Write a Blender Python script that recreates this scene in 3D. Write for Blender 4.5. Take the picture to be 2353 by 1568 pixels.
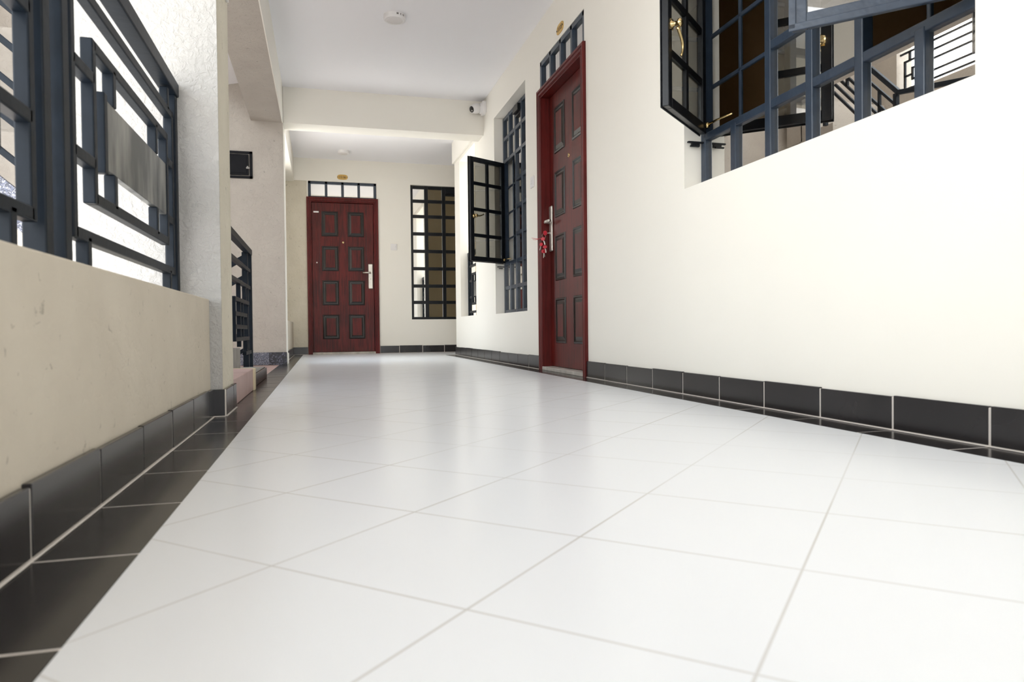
import bpy, bmesh, math, random
from mathutils import Vector, Matrix
random.seed(7)
for o in list(bpy.data.objects): bpy.data.objects.remove(o)
sc = bpy.context.scene
COL = sc.collection

# ------------------------------------------------------------------ camera
cam_d = bpy.data.cameras.new('camera'); cam = bpy.data.objects.new('camera', cam_d); COL.objects.link(cam)
yaw, pit, rol = math.radians(15.14), math.radians(-0.923), math.radians(-0.601)
Fv = Vector((math.sin(yaw)*math.cos(pit), math.cos(yaw)*math.cos(pit), math.sin(pit)))
Rv = Vector((math.cos(yaw), -math.sin(yaw), 0)); Uv = Rv.cross(Fv)
R2 = math.cos(rol)*Rv + math.sin(rol)*Uv; U2 = -math.sin(rol)*Rv + math.cos(rol)*Uv
m = Matrix.Identity(4)
for i in range(3): m[i][0] = R2[i]; m[i][1] = U2[i]; m[i][2] = -Fv[i]
m[0][3], m[1][3], m[2][3] = 0, 0, 0.30
cam.matrix_world = m
cam_d.sensor_width = 36; cam_d.lens = 1610/2353*36; cam_d.clip_start = 0.02; cam_d.clip_end = 500
cam_d.dof.use_dof = True; cam_d.dof.focus_distance = 4.6; cam_d.dof.aperture_fstop = 6.3
sc.camera = cam
# ------------------------------------------------------------------ sky, exposure
w = bpy.data.worlds.new('overcast_sky'); sc.world = w; w.use_nodes = True
nt = w.node_tree; nt.nodes.clear()
wo = nt.nodes.new('ShaderNodeOutputWorld'); bg = nt.nodes.new('ShaderNodeBackground')
tc = nt.nodes.new('ShaderNodeTexCoord'); sp = nt.nodes.new('ShaderNodeSeparateXYZ'); cr = nt.nodes.new('ShaderNodeValToRGB')
mp = nt.nodes.new('ShaderNodeMapRange'); mp.inputs[1].default_value = -1; mp.inputs[2].default_value = 1
nt.links.new(tc.outputs['Generated'], sp.inputs[0]); nt.links.new(sp.outputs[2], mp.inputs[0]); nt.links.new(mp.outputs[0], cr.inputs[0])
e = cr.color_ramp.elements; e[0].position = 0.0; e[0].color = (.80, .77, .73, 1); e[1].position = 1.0; e[1].color = (.72, .86, 1.0, 1)
a = e.new(0.485); a.color = (.92, .91, .89, 1); a = e.new(0.505); a.color = (1, 1, 1, 1); a = e.new(0.7); a.color = (.90, .96, 1.0, 1)
nt.links.new(cr.outputs[0], bg.inputs[0]); bg.inputs[1].default_value = 3.6; nt.links.new(bg.outputs[0], wo.inputs[0])
sc.view_settings.view_transform = 'Standard'; sc.view_settings.look = 'None'
sc.view_settings.gamma = 1; sc.view_settings.use_curve_mapping = False; sc.view_settings.exposure = 0.60
def portal(name, loc, rot, sx, sy):
    l = bpy.data.lights.new(name, 'AREA'); l.shape = 'RECTANGLE'; l.size = sx; l.size_y = sy; l.energy = 1
    l.cycles.is_portal = True
    o = bpy.data.objects.new(name, l); COL.objects.link(o); o.location = loc; o.rotation_euler = rot

# ------------------------------------------------------------------ materials
def base(name, col, rough=.5, metal=0., spec=.5):
    mt = bpy.data.materials.new(name); mt.use_nodes = True
    b = mt.node_tree.nodes['Principled BSDF']
    b.inputs['Base Color'].default_value = (*col, 1); b.inputs['Roughness'].default_value = rough
    b.inputs['Metallic'].default_value = metal; b.inputs['Specular IOR Level'].default_value = spec
    return mt, mt.node_tree, b
def N(t, ty, **k):
    n = t.nodes.new(ty)
    for a_, v in k.items(): setattr(n, a_, v)
    return n
def noisy(name, c1, c2, scale=8., rough=.5, bump=0., bscale=60., bdist=.002, metal=0., stretch=(1, 1, 1), detail=4, spec=.5, lo=.35, hi=.65, r2=None):
    mt, t, b = base(name, c1, rough, metal, spec)
    co = N(t, 'ShaderNodeTexCoord'); ma = N(t, 'ShaderNodeMapping'); ma.inputs['Scale'].default_value = stretch
    t.links.new(co.outputs['Object'], ma.inputs[0])
    n = N(t, 'ShaderNodeTexNoise'); n.inputs['Scale'].default_value = scale; n.inputs['Detail'].default_value = detail
    t.links.new(ma.outputs[0], n.inputs[0])
    r = N(t, 'ShaderNodeValToRGB'); r.color_ramp.elements[0].position = lo; r.color_ramp.elements[1].position = hi
    r.color_ramp.elements[0].color = (*c1, 1); r.color_ramp.elements[1].color = (*c2, 1)
    t.links.new(n.outputs['Fac'], r.inputs[0]); t.links.new(r.outputs[0], b.inputs['Base Color'])
    if bump:
        n2 = N(t, 'ShaderNodeTexNoise'); n2.inputs['Scale'].default_value = bscale; n2.inputs['Detail'].default_value = 3
        t.links.new(ma.outputs[0], n2.inputs[0])
        bp = N(t, 'ShaderNodeBump'); bp.inputs['Strength'].default_value = bump; bp.inputs['Distance'].default_value = bdist
        t.links.new(n2.outputs['Fac'], bp.inputs['Height']); t.links.new(bp.outputs[0], b.inputs['Normal'])
    return mt
def plaster(name, c1, c2, strength, scale=26., lo=.40, hi=.53, dist=.004, pitc=.72):
    # rough-cast plaster: creases and small pits
    mt, t, b = base(name, c1, .9, 0, .2)
    co = N(t, 'ShaderNodeTexCoord')
    n = N(t, 'ShaderNodeTexNoise'); n.inputs['Scale'].default_value = 5; n.inputs['Detail'].default_value = 6
    t.links.new(co.outputs['Object'], n.inputs[0])
    mx = N(t, 'ShaderNodeValToRGB'); mx.color_ramp.elements[0].color = (*c1, 1); mx.color_ramp.elements[1].color = (*c2, 1)
    mx.color_ramp.elements[0].position = .3; mx.color_ramp.elements[1].position = .7
    t.links.new(n.outputs['Fac'], mx.inputs[0])
    n2 = N(t, 'ShaderNodeTexNoise'); n2.inputs['Scale'].default_value = scale; n2.inputs['Detail'].default_value = 8; n2.inputs['Roughness'].default_value = .62; n2.inputs['Distortion'].default_value = .6
    t.links.new(co.outputs['Object'], n2.inputs[0])
    rp = N(t, 'ShaderNodeValToRGB'); rp.color_ramp.elements[0].position = lo; rp.color_ramp.elements[1].position = hi
    t.links.new(n2.outputs['Fac'], rp.inputs[0])
    pit_ = N(t, 'ShaderNodeMix', data_type='RGBA'); pit_.inputs['A'].default_value = tuple(x*pitc for x in c1)+(1,)
    pr_ = N(t, 'ShaderNodeValToRGB'); pr_.color_ramp.elements[0].position = .31; pr_.color_ramp.elements[1].position = .36
    t.links.new(n2.outputs['Fac'], pr_.inputs[0]); t.links.new(pr_.outputs[0], pit_.inputs['Factor']); t.links.new(mx.outputs[0], pit_.inputs['B'])
    t.links.new(pit_.outputs['Result'], b.inputs['Base Color'])
    bp = N(t, 'ShaderNodeBump'); bp.inputs['Strength'].default_value = strength; bp.inputs['Distance'].default_value = dist
    t.links.new(rp.outputs[0], bp.inputs['Height']); t.links.new(bp.outputs[0], b.inputs['Normal'])
    return mt
MT = {}
MT['paint'] = noisy('cream_wall_paint', (.89, .86, .785), (.875, .845, .77), 1.2, .55, .12, 14, .002, spec=.3)
MT['recess'] = noisy('shade_toned_recess_wall', (.34, .28, .18), (.36, .30, .20), 2, .7)  # brown tone puts the shade of the recess into the wall colour
MT['ceil'] = noisy('white_ceiling_paint', (.95, .945, .965), (.94, .93, .95), .9, .8, .05, 10, .002)
MT['rough'] = plaster('rough_grey_beige_plaster', (.47, .425, .375), (.52, .475, .42), .5)
MT['roughw'] = plaster('rough_pale_plaster', (.45, .44, .42), (.48, .465, .45), .75, 46, .34, .60, .004, .85)
MT['roughc'] = plaster('rough_cream_plaster', (.66, .61, .50), (.72, .67, .56), .45, 34)
MT['parapet'] = plaster('pitted_beige_plaster', (.56, .50, .41), (.61, .55, .455), .25, 34)
MT['black'] = noisy('black_glazed_tile', (.012, .011, .012), (.022, .020, .021), 3, .2, .06, 9, .001, spec=.5)
MT['grout'] = base('pale_grout', (.62, .57, .52), .9)[0]
MT['navy'] = noisy('navy_gloss_paint', (.024, .036, .058), (.030, .045, .070), 20, .28, .3, 55, .0025, spec=.5)
MT['railnavy'] = noisy('navy_railing_paint', (.004, .0075, .0125), (.006, .0105, .0175), 20, .42, .25, 45, .002, spec=.18)
MT['dark'] = noisy('black_and_shaded_navy_paint', (.007, .008, .011), (.010, .012, .015), 20, .32, .2, 55, .002, spec=.3)  # black fittings; on casements, navy paint with its shade put into the colour
MT['cab'] = noisy('black_satin_steel', (.006, .006, .008), (.009, .009, .011), 9, .5, spec=.12)
MT['steelface'] = noisy('worn_navy_plate', (.035, .04, .045), (.30, .30, .28), 5, .3, .1, 20, .002, stretch=(1, 2.2, .7), metal=.5, lo=.4, hi=.68)
MT['brass'] = noisy('brass', (.74, .56, .28), (.60, .43, .20), 12, .22, metal=1.)
MT['chrome'] = noisy('brushed_nickel', (.62, .59, .53), (.55, .52, .47), 30, .35, metal=.85)
MT['white'] = base('white_plastic', (.80, .78, .77), .35)[0]
MT['diff'] = base('lamp_diffuser', (.76, .73, .72), .25)[0]
MT['lens'] = base('black_lens', (.01, .01, .01), .08)[0]
MT['pink'] = noisy('pink_terrazzo', (.47, .32, .29), (.53, .38, .35), 7, .55, .1, 60, .001)
MT['yellow'] = noisy('cream_edge_cement', (.62, .52, .34), (.68, .58, .40), 9, .8)
MT['stone'] = noisy('grey_stone', (.33, .31, .28), (.43, .41, .38), 11, .6)
MT['marble'] = noisy('threshold_stone', (.36, .33, .29), (.55, .51, .46), 14, .4)
MT['redplastic'] = base('red_plastic', (.62, .03, .05), .35)[0]
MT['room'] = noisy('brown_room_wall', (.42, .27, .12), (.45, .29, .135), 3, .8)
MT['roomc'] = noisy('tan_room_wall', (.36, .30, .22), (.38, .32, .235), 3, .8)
MT['roomf'] = noisy('room_floor_tile', (.4, .36, .3), (.45, .4, .33), 3, .5)
def speck(name, cols, scale):
    mt, t, b = base(name, cols[0], .35)
    co = N(t, 'ShaderNodeTexCoord'); v = N(t, 'ShaderNodeTexVoronoi'); v.inputs['Scale'].default_value = scale
    t.links.new(co.outputs['Object'], v.inputs[0])
    s = N(t, 'ShaderNodeSeparateColor'); t.links.new(v.outputs['Color'], s.inputs[0])
    r = N(t, 'ShaderNodeValToRGB'); r.color_ramp.interpolation = 'CONSTANT'
    r.color_ramp.elements[0].color = (*cols[0], 1); r.color_ramp.elements[1].color = (*cols[1], 1); r.color_ramp.elements[1].position = .35
    for i, c in enumerate(cols[2:]):
        q = r.color_ramp.elements.new(.6+.2*i); q.color = (*c, 1)
    t.links.new(s.outputs[0], r.inputs[0]); t.links.new(r.outputs[0], b.inputs['Base Color'])
    return mt
MT['granite'] = speck('speckled_granite', [(.05, .055, .075), (.15, .155, .20), (.30, .30, .33), (.09, .10, .15)], 240)
MT['granited'] = speck('dark_granite', [(.010, .010, .014), (.03, .03, .045), (.012, .012, .02), (.10, .10, .14)], 90)
# mirror-film window glass: part reflects, part lets the room show through
mt, t, b = base('mirror_film_glass', (0, 0, 0)); t.nodes.remove(b); out = t.nodes['Material Output']
gl = N(t, 'ShaderNodeBsdfGlossy'); gl.inputs['Color'].default_value = (.96, .95, .92, 1); gl.inputs['Roughness'].default_value = .0
tr = N(t, 'ShaderNodeBsdfTransparent'); tr.inputs['Color'].default_value = (.62, .58, .54, 1)
mx = N(t, 'ShaderNodeMixShader'); mx.inputs[0].default_value = .74
t.links.new(tr.outputs[0], mx.inputs[1]); t.links.new(gl.outputs[0], mx.inputs[2]); t.links.new(mx.outputs[0], out.inputs[0])
MT['glass'] = mt
mt, t, b = base('tinted_casement_glass', (0, 0, 0)); t.nodes.remove(b); out = t.nodes['Material Output']
gl = N(t, 'ShaderNodeBsdfGlossy'); gl.inputs['Color'].default_value = (.9, .95, 1, 1); gl.inputs['Roughness'].default_value = .0
tr = N(t, 'ShaderNodeBsdfTransparent'); tr.inputs['Color'].default_value = (.62, .61, .58, 1)
mx = N(t, 'ShaderNodeMixShader'); mx.inputs[0].default_value = .27
t.links.new(tr.outputs[0], mx.inputs[1]); t.links.new(gl.outputs[0], mx.inputs[2]); t.links.new(mx.outputs[0], out.inputs[0])
MT['tint'] = mt
# red door wood: vertical grain
def wood(name, c1, c2):
    mt, t, b = base(name, c1, .38, 0, .28)
    co = N(t, 'ShaderNodeTexCoord'); ma = N(t, 'ShaderNodeMapping'); ma.inputs['Scale'].default_value = (38, 38, 2.2)
    t.links.new(co.outputs['Object'], ma.inputs[0])
    n = N(t, 'ShaderNodeTexNoise'); n.inputs['Scale'].default_value = 1.6; n.inputs['Detail'].default_value = 6; n.inputs['Roughness'].default_value = .65
    t.links.new(ma.outputs[0], n.inputs[0])
    r = N(t, 'ShaderNodeValToRGB'); r.color_ramp.elements[0].position = .34; r.color_ramp.elements[1].position = .62
    r.color_ramp.elements[0].color = (*c1, 1); r.color_ramp.elements[1].color = (*c2, 1)
    n3 = N(t, 'ShaderNodeTexNoise'); n3.inputs['Scale'].default_value = 3.2; n3.inputs['Detail'].default_value = 2; t.links.new(co.outputs['Object'], n3.inputs[0])
    ad = N(t, 'ShaderNodeMath', operation='MULTIPLY_ADD'); ad.inputs[1].default_value = .45; ad.inputs[2].default_value = -.22; t.links.new(n3.outputs['Fac'], ad.inputs[0])
    sm = N(t, 'ShaderNodeMath', operation='ADD'); t.links.new(n.outputs['Fac'], sm.inputs[0]); t.links.new(ad.outputs[0], sm.inputs[1])
    t.links.new(sm.outputs[0], r.inputs[0]); t.links.new(r.outputs[0], b.inputs['Base Color'])
    return mt
MT['wood'] = wood('red_mahogany_wood', (.044, .004, .003), (.125, .011, .008))
MT['woodf'] = wood('red_mahogany_casing', (.065, .006, .005), (.128, .013, .011))
MT['glaze'] = noisy('dark_antique_glaze', (.006, .004, .0035), (.016, .009, .007), 9, .28, spec=.5)
# white floor tiles laid diagonally, 30 cm, thin grey grout
mt, t, b = base('white_floor_tile', (.86, .86, .86), .2, 0, .12)
co = N(t, 'ShaderNodeTexCoord'); ma = N(t, 'ShaderNodeMapping'); ma.vector_type = 'POINT'
phi = math.radians(44.7)
# u = (x-ox)cos - (y-oy)sin ; v = (x-ox)sin + (y-oy)cos
ma.inputs['Rotation'].default_value = (0, 0, phi)
ox, oy = -.067, .945
cu = ox*math.cos(phi)-oy*math.sin(phi); cv = ox*math.sin(phi)+oy*math.cos(phi)
ma.inputs['Location'].default_value = (-cu+30*.2986, -cv+30*.2986, 0)
t.links.new(co.outputs['Object'], ma.inputs[0])
sx = N(t, 'ShaderNodeSeparateXYZ'); t.links.new(ma.outputs[0], sx.inputs[0])
def line(sock):
    d = N(t, 'ShaderNodeMath', operation='DIVIDE'); d.inputs[1].default_value = .2986; t.links.new(sock, d.inputs[0])
    f = N(t, 'ShaderNodeMath', operation='FRACT'); t.links.new(d.outputs[0], f.inputs[0])
    s = N(t, 'ShaderNodeMath', operation='SUBTRACT'); s.inputs[1].default_value = .5; t.links.new(f.outputs[0], s.inputs[0])
    a_ = N(t, 'ShaderNodeMath', operation='ABSOLUTE'); t.links.new(s.outputs[0], a_.inputs[0])
    r = N(t, 'ShaderNodeMapRange'); r.inputs[1].default_value = .4925; r.inputs[2].default_value = .4965; t.links.new(a_.outputs[0], r.inputs[0])
    return r.outputs[0]
l1, l2 = line(sx.outputs[0]), line(sx.outputs[1])
mxx = N(t, 'ShaderNodeMath', operation='MAXIMUM'); t.links.new(l1, mxx.inputs[0]); t.links.new(l2, mxx.inputs[1])
wv = N(t, 'ShaderNodeTexNoise'); wv.inputs['Scale'].default_value = 1.1; t.links.new(co.outputs['Object'], wv.inputs[0])
wr = N(t, 'ShaderNodeMapRange'); wr.inputs[1].default_value = .35; wr.inputs[2].default_value = .6; wr.inputs[3].default_value = .35; wr.inputs[4].default_value = 1; t.links.new(wv.outputs['Fac'], wr.inputs[0])
gm = N(t, 'ShaderNodeMath', operation='MULTIPLY'); t.links.new(mxx.outputs[0], gm.inputs[0]); t.links.new(wr.outputs[0], gm.inputs[1])
mc = N(t, 'ShaderNodeMix', data_type='RGBA'); mc.inputs['A'].default_value = (.805, .82, .84, 1); mc.inputs['B'].default_value = (.55, .53, .50, 1)
t.links.new(gm.outputs[0], mc.inputs['Factor']); t.links.new(mc.outputs['Result'], b.inputs['Base Color'])
nz = N(t, 'ShaderNodeTexNoise'); nz.inputs['Scale'].default_value = 2.6; nz.inputs['Detail'].default_value = 3; t.links.new(co.outputs['Object'], nz.inputs[0])
rr = N(t, 'ShaderNodeMapRange'); rr.inputs[3].default_value = .16; rr.inputs[4].default_value = .32; t.links.new(nz.outputs['Fac'], rr.inputs[0]); b.inputs['Roughness'].default_value = .22
MT['floor'] = mt

# ------------------------------------------------------------------ mesh helpers
class MB:
    def __init__(s, f=None): s.v = []; s.f = []; s.mi = []; s.sm = []; s.map = f or (lambda a, b_, c: (a, b_, c))
    def add(s, vs, fs, mi=0, smooth=False):
        k = len(s.v); s.v += [s.map(*p) for p in vs]
        for f in fs: s.f.append([k+i for i in f]); s.mi.append(mi); s.sm.append(smooth)
    def box(s, x0, x1, y0, y1, z0, z1, mi=0):
        vs = [(x, y, z) for z in (z0, z1) for y in (y0, y1) for x in (x0, x1)]
        s.add(vs, [(0, 2, 3, 1), (4, 5, 7, 6), (0, 1, 5, 4), (2, 6, 7, 3), (0, 4, 6, 2), (1, 3, 7, 5)], mi); return s
    def quad(s, a, b_, c, d, mi=0): s.add([a, b_, c, d], [(0, 1, 2, 3)], mi)
    def bar(s, a, b_, wd, h=None, mi=0, up=(0, 0, 1)):
        h = h or wd; a = Vector(a); b_ = Vector(b_); d = (b_-a).normalized(); u = Vector(up)
        if abs(d.dot(u)) > .98: u = Vector((0, 1, 0))
        r = d.cross(u).normalized(); u = r.cross(d).normalized(); vs = []
        for p in (a, b_):
            for i, j in ((-1, -1), (1, -1), (1, 1), (-1, 1)): vs.append(tuple(p+r*i*wd/2+u*j*h/2))
        s.add(vs, [(3, 2, 1, 0), (4, 5, 6, 7), (0, 1, 5, 4), (1, 2, 6, 5), (2, 3, 7, 6), (3, 0, 4, 7)], mi); return s
    def tube(s, pts, r, n=10, mi=0, closed=False):
        pts = [Vector(p) for p in pts]; k = len(pts); rings = []; rad = r if isinstance(r, (list, tuple)) else [r]*k
        prev = None
        for i, p in enumerate(pts):
            d = (pts[min(i+1, k-1)]-pts[max(i-1, 0)]) if not closed else (pts[(i+1) % k]-pts[i-1])
            d.normalize(); u = prev or (Vector((0, 0, 1)) if abs(d.z) < .9 else Vector((1, 0, 0)))
            r_ = d.cross(u).normalized(); u = r_.cross(d).normalized(); prev = u
            rings.append([tuple(p+(r_*math.cos(q)+u*math.sin(q))*rad[i]) for q in [2*math.pi*j/n for j in range(n)]])
        vs = [v for rg in rings for v in rg]; fs = []
        for i in range(k if closed else k-1):
            for j in range(n):
                a_, b2 = i*n, ((i+1) % k)*n; fs.append((a_+j, a_+(j+1) % n, b2+(j+1) % n, b2+j))
        if not closed: fs += [tuple(range(n-1, -1, -1)), tuple((k-1)*n+j for j in range(n))]
        s.add(vs, fs, mi, True); return s
    def lathe(s, c, ax, prof, n=32, mi=0):
        # prof: (distance along axis, radius)
        c = Vector(c); ax = Vector(ax).normalized(); u = Vector((0, 0, 1)) if abs(ax.z) < .9 else Vector((1, 0, 0))
        r_ = ax.cross(u).normalized(); u = r_.cross(ax).normalized(); vs = []; fs = []
        for d, r in prof:
            for j in range(n):
                q = 2*math.pi*j/n; vs.append(tuple(c+ax*d+(r_*math.cos(q)+u*math.sin(q))*max(r, 1e-5)))
        for i in range(len(prof)-1):
            for j in range(n): fs.append((i*n+j, i*n+(j+1) % n, (i+1)*n+(j+1) % n, (i+1)*n+j))
        s.add(vs, fs, mi, True); s.add(vs[:n], [tuple(range(n))], mi); s.add(vs[-n:], [tuple(range(n))], mi); return s
    def build(s, name, mats, parent=None, bevel=0, seg=2):
        me = bpy.data.meshes.new(name); off = parent_loc(parent)
        me.from_pydata([tuple(Vector(v)-off) for v in s.v], [], s.f)
        for mm in (mats if isinstance(mats, (list, tuple)) else [mats]): me.materials.append(MT[mm] if isinstance(mm, str) else mm)
        for p, mi, smh in zip(me.polygons, s.mi, s.sm): p.material_index = mi; p.use_smooth = smh
        bmm = bmesh.new(); bmm.from_mesh(me); bmesh.ops.recalc_face_normals(bmm, faces=bmm.faces); bmm.to_mesh(me); bmm.free()
        o = bpy.data.objects.new(name, me); COL.objects.link(o)
        if parent: o.parent = parent
        if bevel:
            bv = o.modifiers.new('bevel', 'BEVEL'); bv.width = bevel; bv.segments = seg; bv.limit_method = 'ANGLE'; bv.angle_limit = .7
            bv.harden_normals = False
        if any(s.sm) :
            for p in me.polygons: p.use_smooth = p.use_smooth
        return o
def parent_loc(p):
    v = Vector((0, 0, 0))
    while p is not None: v += Vector(p.location); p = p.parent
    return v
def tag(o, label, cat, group=None, kind=None):
    o['label'] = label; o['category'] = cat
    if group: o['group'] = group
    if kind: o['kind'] = kind
    return o
def empty(name, loc, label=None, cat=None, group=None, kind=None):
    o = bpy.data.objects.new(name, None); COL.objects.link(o); o.location = loc; o.empty_display_size = .1
    if label: tag(o, label, cat, group, kind)
    return o
def struct(name, mb, mats, bevel=0):
    o = mb.build(name, mats, None, bevel); o['kind'] = 'structure'; return o
def holed(mb, ax, t0, t1, u0, u1, z0, z1, holes, mi=0, mback=None, mrev=None):
    """wall slab with rectangular holes; ax 'x': slab between x=t0..t1, u along y; ax 'y': slab between y=t0..t1, u along x"""
    us = sorted(set([u0, u1]+[q for h in holes for q in h[:2] if u0 < q < u1])); zs = sorted(set([z0, z1]+[q for h in holes for q in h[2:] if z0 < q < z1]))
    P = (lambda u, t_, z: (t_, u, z)) if ax == 'x' else (lambda u, t_, z: (u, t_, z))
    def solid(i, j):
        if i < 0 or j < 0 or i >= len(us)-1 or j >= len(zs)-1: return False
        a_, c_ = (us[i]+us[i+1])/2, (zs[j]+zs[j+1])/2
        return not any(h[0] < a_ < h[1] and h[2] < c_ < h[3] for h in holes)
    mback = mi if mback is None else mback; mrev = mi if mrev is None else mrev
    for i in range(len(us)-1):
        for j in range(len(zs)-1):
            if not solid(i, j): continue
            a_, b2, c_, d_ = us[i], us[i+1], zs[j], zs[j+1]
            mb.quad(P(a_, t0, c_), P(b2, t0, c_), P(b2, t0, d_), P(a_, t0, d_), mi)
            mb.quad(P(a_, t1, c_), P(b2, t1, c_), P(b2, t1, d_), P(a_, t1, d_), mback)
            if not solid(i-1, j): mb.quad(P(a_, t0, c_), P(a_, t1, c_), P(a_, t1, d_), P(a_, t0, d_), mrev)
            if not solid(i+1, j): mb.quad(P(b2, t0, c_), P(b2, t1, c_), P(b2, t1, d_), P(b2, t0, d_), mrev)
            if not solid(i, j-1): mb.quad(P(a_, t0, c_), P(b2, t0, c_), P(b2, t1, c_), P(a_, t1, c_), mrev)
            if not solid(i, j+1): mb.quad(P(a_, t0, d_), P(b2, t0, d_), P(b2, t1, d_), P(a_, t1, d_), mrev)
XR, XB = 1.583, 1.763          # right wall faces
XL = -.387                    # inner face of the left parapet
YF = 9.6                       # far wall
CZ = 2.58
YN = -3.2                      # corridor carries on behind the camera
W1 = (1.395, 2.85, .925, 2.285); W2 = (5.37, 6.42, .45, 2.285); D2 = (4.075, 4.985, 0, 2.275); OP = (7.28, 8.14, .46, 2.285)
FD = (-.155, .728, 0, 2.285); FW = (1.185, 2.08, .455, 2.29)

# ------------------------------------------------------------------ setting
b = MB(); b.box(-.245, 1.45, YN, 9.15, -.05, 0)
b.box(-.245, 1.45, 9.15, YF, -.05, 0); b.box(1.45, 2.2, 8.52, YF, -.05, 0)
struct('floor', b, 'floor')
b = MB(); b.box(-.60, XB, YN, 9.78, CZ, 2.75); b.box(XB, 2.3, 8.38, 9.78, CZ, 2.75); struct('ceiling', b, 'ceil')
b = MB(); holed(b, 'x', XR, XB, YN, 8.452, 0, CZ, [W1, W2, D2, OP]); struct('wall_right', b, 'paint')
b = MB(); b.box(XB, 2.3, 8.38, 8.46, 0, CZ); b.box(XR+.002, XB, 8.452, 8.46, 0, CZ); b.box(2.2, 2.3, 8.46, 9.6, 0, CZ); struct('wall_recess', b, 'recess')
b = MB(); holed(b, 'y', YF, 9.78, -.17, 3.1, 0, CZ, [FD, FW], 0); struct('wall_far', b, 'paint')
b = MB(); holed(b, 'y', YF, 9.78, -1.4, -.17, 0, 2.285, []); struct('wall_far_left', b, 'roughc')
b = MB(); b.box(-1.4, -.17, YF-.006, 9.78, 2.285, CZ); struct('trim_1', b, 'paint')
b = MB(); b.box(-.60, XB, YN-.15, YN, 0, .42); struct('wall_back', b, 'paint')
b = MB(); b.box(-.60, XL, YN, -.05, .42, 2.23); struct('wall_light_block_rear', b, 'parapet')  # unseen solid side added to cut daylight on the near right wall
# left parapet, pillar, stair-side column
b = MB(); b.box(-.60, XL, YN, 2.69, 0, .42); b.box(-.60, -.365, 7.1, YF, 0, .43); struct('wall_left', b, 'parapet', .004)
b = MB(); b.box(-.93, -.347, 2.69, 2.995, 0, 2.23, 0)
b.quad((-.3465, 2.69, 0), (-.3465, 3.0, 0), (-.3465, 3.0, 2.23), (-.3465, 2.69, 2.23), 1); struct('wall_pillar', b, ['roughw', 'roughc'])
b = MB(); b.box(-2.7, -.325, 6.8, 7.1, -1.4, 2.23, 0); b.box(-2.7, -.60, 6.8, 7.1, 2.23, 2.75, 0); b.box(-.326, -.322, 6.81, 7.101, 0, 2.23, 1); struct('wall_stair_end', b, ['rough', 'paint'])
b = MB(); b.box(-.75, -.62, 8.75, 9.6, -.5, 2.9); struct('wall_light_block_far', b, 'roughc')  # unseen wall added outside the left opening to dim the far wall
b = MB(); b.box(-1.75, -.61, YN, 2.69, 2.60, 2.75); struct('ceiling_light_block', b, 'ceil')  # unseen overhang added to keep overhead sky light off the pillar
# beams
b = MB()
b.box(-.60, -.33, YN, 6.85, 2.23, CZ, 0); b.box(-.331, -.324, YN, 6.85, 2.226, CZ, 1)
b.box(-.60, -.33, 6.85, YF, 2.27, CZ, 1); b.box(-.60, -.326, 6.85, 7.1, 2.23, CZ, 1)
struct('trim_2', b, ['rough', 'paint'])
b = MB(); b.box(-.323, XR, 6.86, 7.10, 2.245, CZ); struct('trim_3', b, 'paint')
b = MB(); b.box(1.555, XR, 7.10, 8.46, 2.325, CZ); struct('trim_4', b, 'paint')
# skirting and floor border tiles
def skirt(name, runs, h=.10, th=.012, bevel=.0015):
    """runs: (P0, P1, [joints 0..L], outward normal)"""
    b = MB()
    for (p0, p1, js, nx, ny) in runs:
        p0 = Vector(p0); p1 = Vector(p1); L = (p1-p0).length; d = (p1-p0)/L
        def F(u, n, z): return (p0.x+d.x*u+nx*n, p0.y+d.y*u+ny*n, z)
        js = [0]+[j for j in js if 0.01 < j < L-.01]+[L]
        for a_, c_ in zip(js[:-1], js[1:]):
            g = .0032; hh = h+random.uniform(-.003, .003); tt = th+random.uniform(0, .0012)
            mbq = MB(F); mbq.box(a_+g, c_-g, 0, tt, .004, hh, 0); b.v += []; k = len(b.v); b.v += mbq.v
            b.f += [[k+i for i in f] for f in mbq.f]; b.mi += mbq.mi; b.sm += mbq.sm
        mbq = MB(F); mbq.box(0, L, 0, th-.0012, 0, h-.003, 1); mbq.box(0, L, 0, th+.004, 0, .003, 1); k = len(b.v); b.v += mbq.v
        b.f += [[k+i for i in f] for f in mbq.f]; b.mi += mbq.mi; b.sm += mbq.sm
    o = b.build(name, ['black', 'grout'], None, bevel, 1); o['kind'] = 'structure'; return o
skirt('baseboard_right', [((XR, YN), (XR, 4.055), [(3.764-.3023*i)-YN for i in range(24)][::-1], -1, 0),
      ((XR, 5.01), (XR, 8.46), [.30+.312*i for i in range(12)], -1, 0), ((XR, 8.46), (2.2, 8.46), [.3, .6], 0, 1)])
skirt('baseboard_left', [((XL, YN), (XL, 2.678), [1.056+.3027*i-YN for i in range(-14, 6)], 1, 0),
      ((XL, 2.69), (-.336, 2.69), [], 0, -1), ((-.347, 2.692), (-.347, 3.0), [.21], 1, 0),
      ((-.365, 7.1), (-.365, YF), [.3*i for i in range(1, 9)], 1, 0)], .10)
skirt('baseboard_far', [((-.365, YF), (-.18, YF), [], 0, -1), ((.752, YF), (2.2, YF), [.258, .573, .875, 1.18, 1.48, 1.8], 0, -1)])
def border(name, x0, x1, ys):
    b = MB(); b.box(x0, x1, ys[0], ys[-1], -.05, -.0006, 1)
    for a_, c_ in zip(ys[:-1], ys[1:]): b.box(x0+.002, x1-.0005, a_+.003, c_-.003, -.03, random.uniform(-.0002, .0002), 0)
    return b
b = border('l', XL, -.245, [YN]+[1.35+.298*i for i in range(-15, 28) if YN < 1.35+.298*i < YF-.1]+[YF])
b2 = border('r', 1.45, XR, [YN]+[1.35+.3*i for i in range(-15, 24) if YN < 1.35+.3*i < 8.4]+[8.52])
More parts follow.
